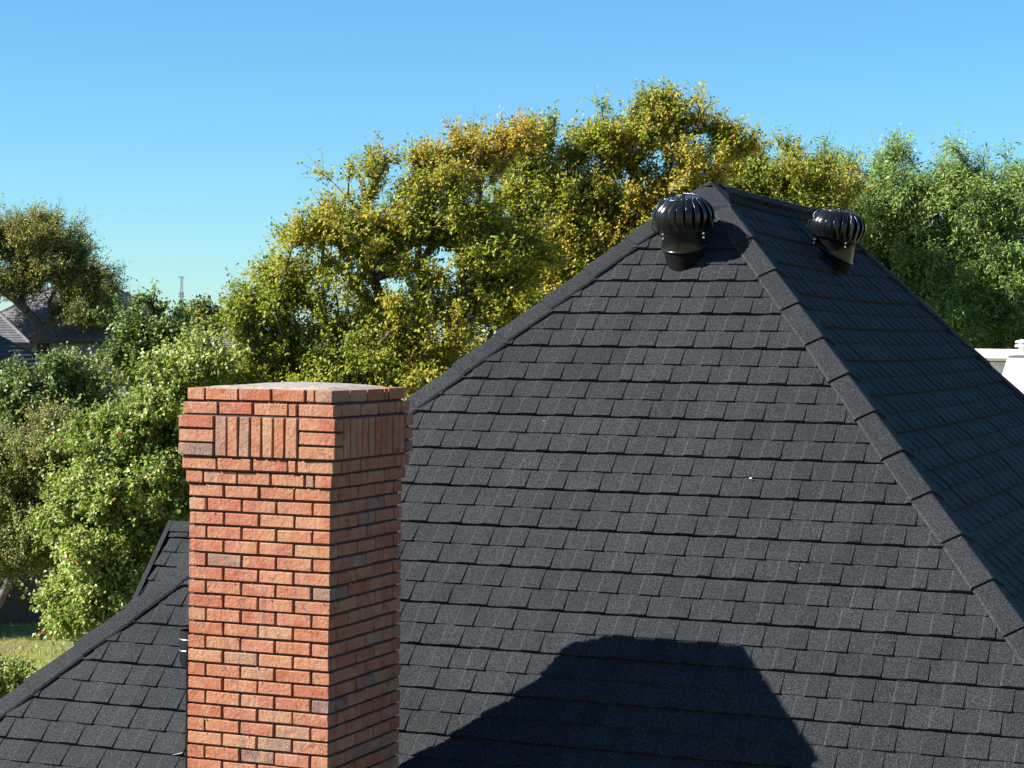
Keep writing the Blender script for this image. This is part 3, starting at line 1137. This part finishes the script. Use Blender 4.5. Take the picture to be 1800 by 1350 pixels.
NL += tree('oak_tree', 'tall yellow green oak rising behind the roof peak with bare limbs showing', 'tree', ground_at(1060, d),
     [lobe(960, 300, d, 75, 85), lobe(1075, 258, d, 85, 56), lobe(1200, 234, d, 96, 48), lobe(1000, 420, d, 120, 90), lobe(1190, 330, d, 120, 60), lobe(1280, 236, d, 42, 34),
      lobe(1130, 410, d, 130, 70), lobe(1020, 540, d, 150, 90), lobe(930, 262, d, 40, 26), lobe(1300, 270, d, 40, 36), lobe(1060, 350, d, 80, 70), lobe(960, 400, d, 90, 80)],
     1300, .076, 9, L_OAK, seed=2, trunk_r=.3, fork=.5, hue=(.53, .24), hue_noise=.2, twigs_per=14, twig=.44, bough=.5, per_bough=13, group='autumn oaks beyond the roof')
d = 46
NL += tree('oak_tree', 'small yellow oak top between the roof peak and the green trees on the right', 'tree', ground_at(1390, d),
     [lobe(1330, 320, d, 90, 40), lobe(1400, 320, d, 75, 46), lobe(1380, 400, d, 110, 60), lobe(1455, 345, d, 40, 40)],
     480, .07, 9, L_OAK, seed=3, trunk_r=.18, fork=.55, hue=(.52, .24), hue_noise=.3, twigs_per=14, twig=.42, bough=.5, per_bough=13, group='autumn oaks beyond the roof')
# green trees on the right
d = 48
NL += tree('shade_tree', 'green lance leaved tree with a rounded top, right behind the far turbine vent', 'tree', ground_at(1570, d),
     [lobe(1560, 340, d, 60, 62), lobe(1540, 440, d, 95, 100), lobe(1625, 470, d, 90, 110), lobe(1500, 380, d, 50, 60), lobe(1610, 370, d, 50, 60), lobe(1620, 560, d, 130, 70)],
     900, .12, 8, L_PECAN, seed=4, trunk_r=.22, fork=.45, hue=(.45, .2), wr=.27, twigs_per=11, twig=.5, droop=.55, up=.5, bough=.6, per_bough=12, group='green trees on the right')
NL += tree('shade_tree', 'green lance leaved tree at the right edge above the white building', 'tree', ground_at(1730, d + 1),
     [lobe(1690, 330, d, 50, 62), lobe(1770, 360, d, 70, 70), lobe(1700, 440, d, 95, 110), lobe(1800, 470, d, 90, 110), lobe(1740, 560, d, 130, 60)],
     900, .12, 8, L_PECAN, seed=5, trunk_r=.22, fork=.45, hue=(.47, .2), wr=.27, twigs_per=11, twig=.5, droop=.55, up=.5, bough=.6, per_bough=12, group='green trees on the right')
NL += tree('shade_tree', 'slim green tree top between the yellow oak and the rounded green tree', 'tree', ground_at(1450, d + 4),
     [lobe(1450, 305, d + 4, 34, 42), lobe(1430, 380, d + 4, 60, 60), lobe(1500, 420, d + 4, 60, 70)],
     320, .12, 8, L_PECAN, seed=6, trunk_r=.16, fork=.5, hue=(.4, .2), wr=.27, twigs_per=10, twig=.5, droop=.5, up=.5, bough=.6, per_bough=12, group='green trees on the right')
# glossy pears and the crape myrtle, lower left
d = 38
NL += tree('pear_tree', 'glossy bright green pear tree filling the space left of the chimney', 'tree', ground_at(250, d),
     [lobe(325, 660, d, 60, 78), lobe(285, 740, d, 90, 90), lobe(230, 850, d, 110, 90), lobe(200, 950, d, 110, 90), lobe(310, 880, d, 80, 100), lobe(140, 1010, d, 70, 80), lobe(230, 1050, d, 110, 60),
      lobe(130, 1090, d, 55, 40), lobe(360, 630, d, 36, 40)],
     1350, .078, 11, L_PEAR, seed=7, trunk_r=.16, fork=.2, hue=(.5, .25), wr=.72, twigs_per=9, twig=.36, bough=.42, per_bough=14, group='pear trees left of the chimney')
d = 50
NL += tree('pear_tree', 'dark green pear tree with two pointed tops in front of the far house roof', 'tree', ground_at(265, d),
     [lobe(245, 585, d, 36, 44), lobe(290, 590, d, 34, 42), lobe(230, 640, d, 42, 40), lobe(280, 650, d, 55, 50), lobe(262, 545, d, 14, 20)],
     300, .10, 8, L_PEAR2, seed=8, trunk_r=.12, fork=.35, hue=(.42, .22), wr=.68, twigs_per=9, twig=.36, bough=.4, per_bough=12, group='pear trees left of the chimney')
d = 46
NL += tree('pear_tree', 'loose green pear tree with pale stems at the left edge before the dark roof', 'tree', ground_at(185, d),
     [lobe(105, 660, d, 52, 44), lobe(50, 710, d, 62, 52), lobe(140, 710, d, 44, 46), lobe(20, 680, d, 40, 32), lobe(60, 780, d, 70, 40), lobe(165, 660, d, 18, 30)],
     380, .095, 8, L_PEAR2, bark=BARK_PALE, seed=9, trunk_r=.11, fork=.3, hue=(.5, .25), wr=.68, twigs_per=9, twig=.36, bough=.4, per_bough=12, group='pear trees left of the chimney')
d = 42
NL += tree('crape_myrtle', 'reddish brown tinged crape myrtle left of the bright pear tree', 'tree', ground_at(-95, d),
     [lobe(90, 800, d, 75, 55), lobe(30, 880, d, 65, 80), lobe(120, 850, d, 60, 60), lobe(60, 940, d, 65, 50), lobe(0, 960, d, 50, 50), lobe(10, 800, d, 50, 50)],
     760, .062, 10, L_MYRTLE, bark=BARK, seed=10, trunk_r=.09, fork=.25, hue=(.42, .28), wr=.55, twigs_per=10, twig=.4, up=.5, bough=.4, per_bough=12)
d = 43
NL += tree('garden_shrub', 'leafy green shrub at the left edge below the lawn', 'shrub', ground_at(-10, d),
     [lobe(12, 1190, d, 46, 30), lobe(-50, 1175, d, 50, 40), lobe(50, 1205, d, 26, 20), lobe(0, 1230, d, 60, 24)],
     200, .085, 9, L_PEAR, seed=12, trunk_r=.04, fork=.3, hue=(.55, .25), wr=.5, twigs_per=8, twig=.32)
d = 57  # tree with unseen crown lobes added to shade the lawn and wall
NL += tree('shading_tree', 'dark tree at the left edge, crown extended out of view to shade lawn and brick wall', 'tree', ground_at(-90, d),
     [lobe(-60, 900, d, 90, 90), lobe(-20, 960, d, 48, 60), lobe(-120, 960, d, 80, 80), lobe(-170, 860, d, 90, 90), lobe(-5, 1010, d, 26, 34), lobe(-280, 900, d, 90, 90), lobe(-360, 860, d, 90, 90)],
     560, .11, 7, L_PEAR2, seed=15, trunk_r=.14, fork=.3, hue=(.3, .2), wr=.6, twigs_per=8, twig=.5)
sp = at(83, 1102, 50)
spr = thing('red_leaf_sprig', 'sprig of bright red leaves hanging under the pear tree above the lawn', 'sprig', tuple(sp))
f = MB(); f.tube([(.25, 0, .28), (.1, 0, .05), (-.16, 0, -.16)], .008, 5); f.build('stem', BARK, spr)
rgs = np.random.default_rng(4)
tt_ = rgs.uniform(-.1, 1, (26, 1))
V, F = leaves_np(np.array([.12, 0, .08]) + np.array([[-.3, 0, -.27]]) * tt_, np.tile([[-.5, -.3, -.5]], (26, 1)), .11, .5, rgs)
link('leaves', mesh_np('leaves', V, F, simple('red_leaf', (.42, .035, .03), .5)), spr)
# feathery tree at the far left
d = 126
NL += tree('feathery_tree', 'large feathery olive tree at the far left above the grey roof', 'tree', ground_at(12, d),
     [lobe(25, 430, d, 60, 42), lobe(95, 450, d, 62, 50), lobe(140, 510, d, 56, 48), lobe(40, 500, d, 60, 44), lobe(-60, 440, d, 90, 62), lobe(140, 545, d, 50, 26),
      lobe(-140, 470, d, 80, 60), lobe(165, 525, d, 36, 40), lobe(60, 420, d, 50, 34)],
     1800, .19, 8, L_FEATHER, seed=13, trunk_r=.34, fork=.40, hue=(.46, .22), hue_noise=.25, wr=.34, twigs_per=8, twig=1.1, up=.6, tip_r=.015, bough=1.0, per_bough=14, lean=(.6, 0))
# trees far beyond
d = 190
NL += tree('far_tree', 'round dark green tree on the skyline beside the lattice mast', 'tree', ground_at(350, d),
     [lobe(352, 562, d, 34, 20), lobe(335, 580, d, 30, 22), lobe(375, 580, d, 30, 22)],
     300, .4, 8, L_FAR, seed=14, trunk_r=.4, fork=.4, hue=(.4, .3), wr=.7, twigs_per=5, twig=1.2, tip_r=.02)

def far_woods():
    rg = np.random.default_rng(77)
    n = 32000
    x = rg.uniform(-420, 420, n)
    y = rg.uniform(205, 330, n) + np.abs(x) * .1
    hmax = 7.2 + 1.6 * np.sin(x * .11) + 1.1 * np.sin(x * .31 + 1) + .8 * np.sin(x * .73 + y * .2)
    z = hmax * rg.uniform(0, 1, n) ** .45
    pos = np.stack([x, y, z], 1)
    V, F = leaves_np(pos, rg.normal(0, 1, (n, 3)), .85, .7, rg, .1)
    me = mesh_np('distant_woods', V, F, L_FAR, np.repeat(np.clip(rg.normal(.4, .25, n), 0, 1), 2))
    tag(link('distant_woods', me), 'low belt of woods along the horizon', None, None, 'stuff')
far_woods()

# ------------------------------------------------------------------ houses beyond
def shingle_far(name, lo, hi, row):
    m, t, b = nt(name)
    p = wpos(t)
    sp = N(t, 'ShaderNodeSeparateXYZ'); t.links.new(p, sp.inputs[0])
    md = N(t, 'ShaderNodeMath', operation='MULTIPLY'); t.links.new(sp.outputs['Z'], md.inputs[0]); md.inputs[1].default_value = 1 / row
    fr = N(t, 'ShaderNodeMath', operation='FRACT'); t.links.new(md.outputs[0], fr.inputs[0])
    n1 = noise(t, p, 3.0, 5, .7)
    c = ramp(t, n1, [(.3, lo), (.7, hi)])
    ln = ramp(t, fr.outputs[0], [(.0, (.45, .45, .45)), (.22, (1, 1, 1))])
    c = mixc(t, .8, c, ln, 'MULTIPLY')
    t.links.new(c, b.inputs['Base Color'])
    b.inputs['Roughness'].default_value = .85
    return m
M_SH_GREY = shingle_far('grey_asphalt_shingle', (.10, .095, .095), (.20, .19, .19), .15)
M_SH_DARK = shingle_far('charcoal_shingle', (.03, .03, .032), (.06, .06, .065), .30)
M_STUCCO = mortar_mat('grey_green_stucco', (.22, .25, .23), (.30, .33, .30), 2)
M_GLASS = simple('window_glass', (.02, .025, .03), .08, 0, .8)
M_FRAME = simple('dark_window_frame', (.05, .045, .04), .5)
M_WHITE = mortar_mat('white_paint', (.74, .74, .72), (.82, .82, .80), 3)

def slab(mb, pts, th=.12):
    pts = [np.array(p, float) for p in pts]
    n = np.cross(pts[1] - pts[0], pts[2] - pts[0]); n /= np.linalg.norm(n)
    if n[2] < 0: n = -n
    low = [p - n * th for p in pts]
    mb.poly(pts); mb.poly(low[::-1])
    for i in range(len(pts)):
        j = (i + 1) % len(pts)
        mb.poly([pts[i], low[i], low[j], pts[j]])

def hip_house(name, label, c, L, W, ang, z_eave, rise, mat_roof, mat_wall, ridge_short, course_h=.2, course_t=.03):
    """hip roofed house: c plan centre, L along its long axis, W across"""
    h = thing(name, label, 'house', (c[0], c[1], 0), ang)
    for sx, sy, a, b in ((0, -1, (-L / 2, -W / 2), (L / 2, -W / 2)), (1, 0, (L / 2, -W / 2), (L / 2, W / 2)), (0, 1, (L / 2, W / 2), (-L / 2, W / 2)), (-1, 0, (-L / 2, W / 2), (-L / 2, -W / 2))):
        quad_wall('wall', a, b, 0, z_eave, mat_wall, h)
    o = .45
    E = [(-L / 2 - o, -W / 2 - o, z_eave), (L / 2 + o, -W / 2 - o, z_eave), (L / 2 + o, W / 2 + o, z_eave), (-L / 2 - o, W / 2 + o, z_eave)]
    rl = L / 2 - ridge_short
    G = [(-rl, 0, z_eave + rise), (rl, 0, z_eave + rise)]
    for q in ([E[0], E[1], G[1], G[0]], [E[1], E[2], G[1], G[1]], [E[2], E[3], G[0], G[1]], [E[3], E[0], G[0], G[0]]):
        q = [np.array(p, float) for p in q]
        mb = MB(); slab(mb, [q[0], q[1], q[2]] + ([q[3]] if np.linalg.norm(q[3] - q[2]) > .01 else []))
        nrm = np.cross(q[1] - q[0], q[2] - q[0]); nrm /= np.linalg.norm(nrm)
        nc = max(4, int(np.linalg.norm((q[2] + q[3]) / 2 - (q[0] + q[1]) / 2) / course_h))
        for k in range(nc):
            t0, t1 = k / nc, min(1, (k + 1.0) / nc)
            a, b = q[0] + (q[3] - q[0]) * t0, q[1] + (q[2] - q[1]) * t0
            c, d_ = q[1] + (q[2] - q[1]) * t1, q[0] + (q[3] - q[0]) * t1
            up_ = nrm * course_t
            mb.poly([a + up_, b + up_, c + nrm * .006, d_ + nrm * .006])
            mb.poly([a, b, b + up_, a + up_])
        mb.build('roof_slope', mat_roof, h)
    for q, g in ((0, 0), (1, 1), (2, 1), (3, 0)):
        mb = MB(); mb.tube([E[q], G[g]], .11, 6); mb.build('hip_cap', mat_roof, h)
    mb = MB(); mb.tube([G[0], G[1]], .11, 6); mb.build('ridge_cap', mat_roof, h)
    for a, b in ((0, 1), (1, 2), (2, 3), (3, 0)):
        mb = MB()
        p, q = np.array(E[a]), np.array(E[b]); d = (q - p) / np.linalg.norm(q - p)
        mb.box((p + q) / 2 - Z * .22, np.linalg.norm(q - p) + .1, .12, .16, (d, np.cross(d, Z), Z)); mb.build('gutter', M_FRAME, h)
    return h

# grey house at far left, about 125 m away
DH = 125
cnr = at(240, 597, DH)
zE2 = cnr[2]
L2, W2 = 12.5, 8.6
ang2 = math.radians(-20)
cdir = np.array([math.cos(ang2), math.sin(ang2)]); cn = np.array([-math.sin(ang2), math.cos(ang2)])
cc = cnr[:2] - cdir * (L2 / 2 + .45) + cn * (W2 / 2 + .45)
fh = hip_house('grey_house', 'grey green stucco house with grey hip roof beyond the feathery tree', cc, L2, W2, ang2, zE2, at(204, 497, DH + 4)[2] - zE2, M_SH_GREY, M_STUCCO, 4.6)
def house_pt(x, y, off=-.02):
    """local point on the near wall below pixel x, y"""
    o = np.array([cc[0], cc[1]])
    ray = at(x, y, 1.0) - Z * GZ
    p0 = o - cn * (W2 / 2)
    k = (p0 @ cn) / (ray[:2] @ cn)
    P = ray * k + Z * GZ
    l = P[:2] - o
    return np.array([l @ cdir, l @ cn + off, P[2]])
p = house_pt(76, 618)
f = MB(); f.box(p, .95, .06, 1.3); wf = f.build('window', M_FRAME, fh)
for dx in (-.22, .22):
    for dz in (-.3, .3):
        f = MB(); f.box(p + np.array([dx, -.035, dz]), .38, .02, .54); f.build('pane', M_GLASS, wf)
p = house_pt(160, 640)
f = MB(); f.tube([p + np.array([0, -.08, -3]), p + np.array([0, -.08, 1.4])], .05, 8); f.build('downspout', simple('galvanised', (.4, .42, .43), .4, .6), fh)
# gable projecting on its left with a pale roof
pg = at(20, 600, 116)
g2 = hip_house('grey_house', 'pale grey roofed house at the left edge behind the feathery tree trunk', (pg[0] - 4.5, pg[1] + 4), 7, 8, math.radians(20), zE2 - .2, 4.0, M_SH_GREY, M_STUCCO, 3.2)
# turbine vent on the grey house
pv = at(224, 512, DH + 3)
pv = at(224, 514, DH + 4.2)
tvt = thing('roof_turbine', 'tiny grey turbine vent on the far grey house roof', 'roof vent', tuple(pv - Z * .25))
f = MB(); f.lathe([(.12, -.3), (.12, .05)], 12); f.build('throat', M_WHITE, tvt, True)
f = MB(); f.lathe([(.14, .05), (.21, .12), (.2, .22), (.1, .3), (0, .31)], 14); f.build('head', simple('grey_metal', (.25, .25, .26), .4, .5), tvt, True)

# dark roofed house nearer, at the left edge
DD = 86
pd = at(-18, 560, DD)
dz = at(60, 732, DD)[2]
hd_ = hip_house('dark_roofed_house', 'house with charcoal shingle roof at the left edge behind the pear trees', (pd[0] - 2.0, pd[1] + 4.5), 10.5, 9.5, math.radians(-24), dz, 3.4, M_SH_DARK, M_WALLBRICK, 4.0, .30, .05)
pd2 = at(190, 640, 96)
hd2 = hip_house('dark_roofed_house', 'low charcoal roof wing showing between the pear trees', (pd2[0] - 2.4, pd2[1] + 3), 5.5, 5.0, math.radians(30), at(190, 740, 96)[2], 2.6, M_SH_DARK, M_STUCCO, 2.2)
# grey roof glimpsed beside the oak
pg3 = at(400, 560, 120)
hip_house('grey_house', 'pale grey roof slope glimpsed between the pear tree and the oak', (pg3[0] + 2.2, pg3[1] + 3.5), 7, 7, math.radians(10), at(380, 610, 120)[2], 2.35, M_SH_GREY, M_STUCCO, 3.3)

# shaded brick garden wall, lower left
wa = at(-80, 1094, 58.9); wb2 = at(140, 1094, 60.3)
M_SHADEBRICK = wall_brick_mat((.10, .055, .04), (.06, .038, .03), (.09, .08, .07))  # brick colour darkened to put the wall's shade into it
gw = quad_wall('brick_wall', wa, wb2, 0, 2.3, M_SHADEBRICK, None, .22)
tag(gw, 'shaded brick wall behind the lawn at the lower left', 'wall')
cp = MB()
dv = (wb2 - wa); dv[2] = 0; LW = np.linalg.norm(dv); dv /= LW
cp.box((wa + wb2) / 2 * np.array([1, 1, 0]) - np.cross(dv, Z) * .11 + Z * 2.335, LW, .30, .07, (dv, np.cross(dv, Z), Z))
cpo = cp.build('coping', M_SHADEBRICK, gw)

# grass tufts on the visible patch of lawn
def grass():
    rg = np.random.default_rng(5)
    n = 16000
    x = rg.uniform(-18, -8, n); y = rg.uniform(48, 60, n)
    pos = np.stack([x, y, np.zeros(n)], 1)
    V, F = leaves_np(pos, np.tile(Z * 2.2, (n, 1)), .11, .16, rg, 0, 0)
    me = mesh_np('lawn_grass', V, F, leaf_mat('grass_blade', [(0, (.16, .19, .03)), (1, (.40, .38, .07))], .6, .35), np.repeat(rg.uniform(0, 1, n), 2))
    tag(link('lawn_grass', me), 'sunlit short grass on the lawn patch', None, None, 'stuff')
grass()

# ------------------------------------------------------------------ lattice mast on the horizon
DM = 1500
mp = at(319, 486, DM)
mast = thing('lattice_mast', 'thin pale lattice antenna mast on the skyline', 'mast', (mp[0], mp[1], 0))
M_MAST = simple('hazed_steel', (.20, .24, .27), .6)  # blue-grey colour stands in for distance haze
H = mp[2]
f = MB()
wt, wbm = .8, 2.2
cor = [np.array([math.cos(a), math.sin(a), 0]) for a in (0.3, 2.39, 4.49)]
for c in cor:
    f.tube([c * wbm, c * wt + Z * H], .2, 5)
f.build('leg', M_MAST, mast)
f = MB(); ns = 26
for i in range(ns):
    z0, z1 = H * i / ns, H * (i + 1) / ns
    k0, k1 = wbm + (wt - wbm) * i / ns, wbm + (wt - wbm) * (i + 1) / ns
    for j in range(3):
        f.tube([cor[j] * k0 + Z * z0, cor[(j + 1) % 3] * k1 + Z * z1], .1, 4, False)
        f.tube([cor[j] * k1 + Z * z1, cor[(j + 1) % 3] * k1 + Z * z1], .1, 4, False)
f.build('bracing', M_MAST, mast)
for hh, w in ((H - .6, 1.9), (H * .42 + 14, 1.6), (H - 12, 1.5), (H - 14.6, 1.8), (H - 17.2, 2.0), (H - 20.5, 2.4), (H - 24, 2.4)):
    f = MB()
    for a in np.linspace(0, 2 * math.pi, 6, endpoint=False):
        f.box((w * math.cos(a), w * math.sin(a), hh), .35, .35, 1.1)
        f.tube([(0, 0, hh), (w * math.cos(a), w * math.sin(a), hh)], .07, 4)
    f.build('antenna_array', M_MAST, mast)

# ------------------------------------------------------------------ white building at right
DWb = 38
k = DWb / FPX
wbh = thing('white_building', 'bright white building with wide fascia at the right edge below the green trees', 'house', tuple(at(1790, 660, DWb) * np.array([1, 1, 0])))
OW = at(1790, 660, DWb) * np.array([1, 1, 0])
def wp(x, y, dy=0): return at(x, y, DWb + dy) - OW + np.array([0, 0, 0])
AXW = (e, r, Z)
f = MB(); c = wp(1815, 660, 2.8); f.box((c[0], c[1], wp(1790, 638)[2] / 2), 4.2, 4.0, wp(1790, 638)[2], AXW); f.build('wall', M_WHITE, wbh)
f = MB(); a = wp(1815, 622, 2.4); f.box((a[0], a[1], a[2]), 4.9, 4.4, .15, AXW); f.build('fascia', M_WHITE, wbh)
f = MB(); z0, z1 = wp(1790, 636)[2], wp(1790, 628.5)[2]
def aw(sx, sy, z): return np.array([a[0], a[1], 0]) + e * sx + r * sy + Z * z
f.grid([[aw(sx * 2.14, sy * 1.95, z0) for sx, sy in ((-1, -1), (1, -1), (1, 1), (-1, 1))], [aw(sx * 2.38, sy * 2.15, z1) for sx, sy in ((-1, -1), (1, -1), (1, 1), (-1, 1))]], True)
f.build('cornice', simple('pale_grey_trim', (.55, .56, .55), .6), wbh)
f = MB(); top = wp(1772, 625, -1.6)
zb, zt2 = top[2] - 2.2, top[2]
def cw_(u, v, z): return np.array([top[0], top[1], 0]) + e * u + r * v + Z * z
f.grid([[cw_(-.62, 0, zb), cw_(1.7, 0, zb), cw_(1.7, 1.0, zb), cw_(-.62, 1.0, zb)], [cw_(0, 0, zt2), cw_(1.1, 0, zt2), cw_(1.1, 1.0, zt2), cw_(0, 1.0, zt2)]], True)
f.poly([cw_(0, 0, zt2), cw_(1.1, 0, zt2), cw_(1.1, 1.0, zt2), cw_(0, 1.0, zt2)])
f.build('chimney_chase', M_WHITE, wbh)
p0 = top
f = MB(); f.box(cw_(.55, .5, zt2 + .035), 1.18, 1.08, .05, AXW); f.build('chase_cap', simple('light_metal', (.6, .6, .58), .4, .3), wbh)
cp_ = wp(1797, 612, -1.1)
f = MB(); f.lathe([(.07, -.12), (.07, -.02), (.13, -.02), (.13, .02), (.075, .025), (.075, .05), (.13, .055), (.12, .09), (.0, .12)], 20, (cp_[0], cp_[1], zt2 + .17)); f.build('flue_cap', M_WHITE, wbh, True)

print('panels', cnt_main, cnt_right, 'bricks', n_brick, 'leaf tris', NL, 'objects', len(bpy.data.objects))
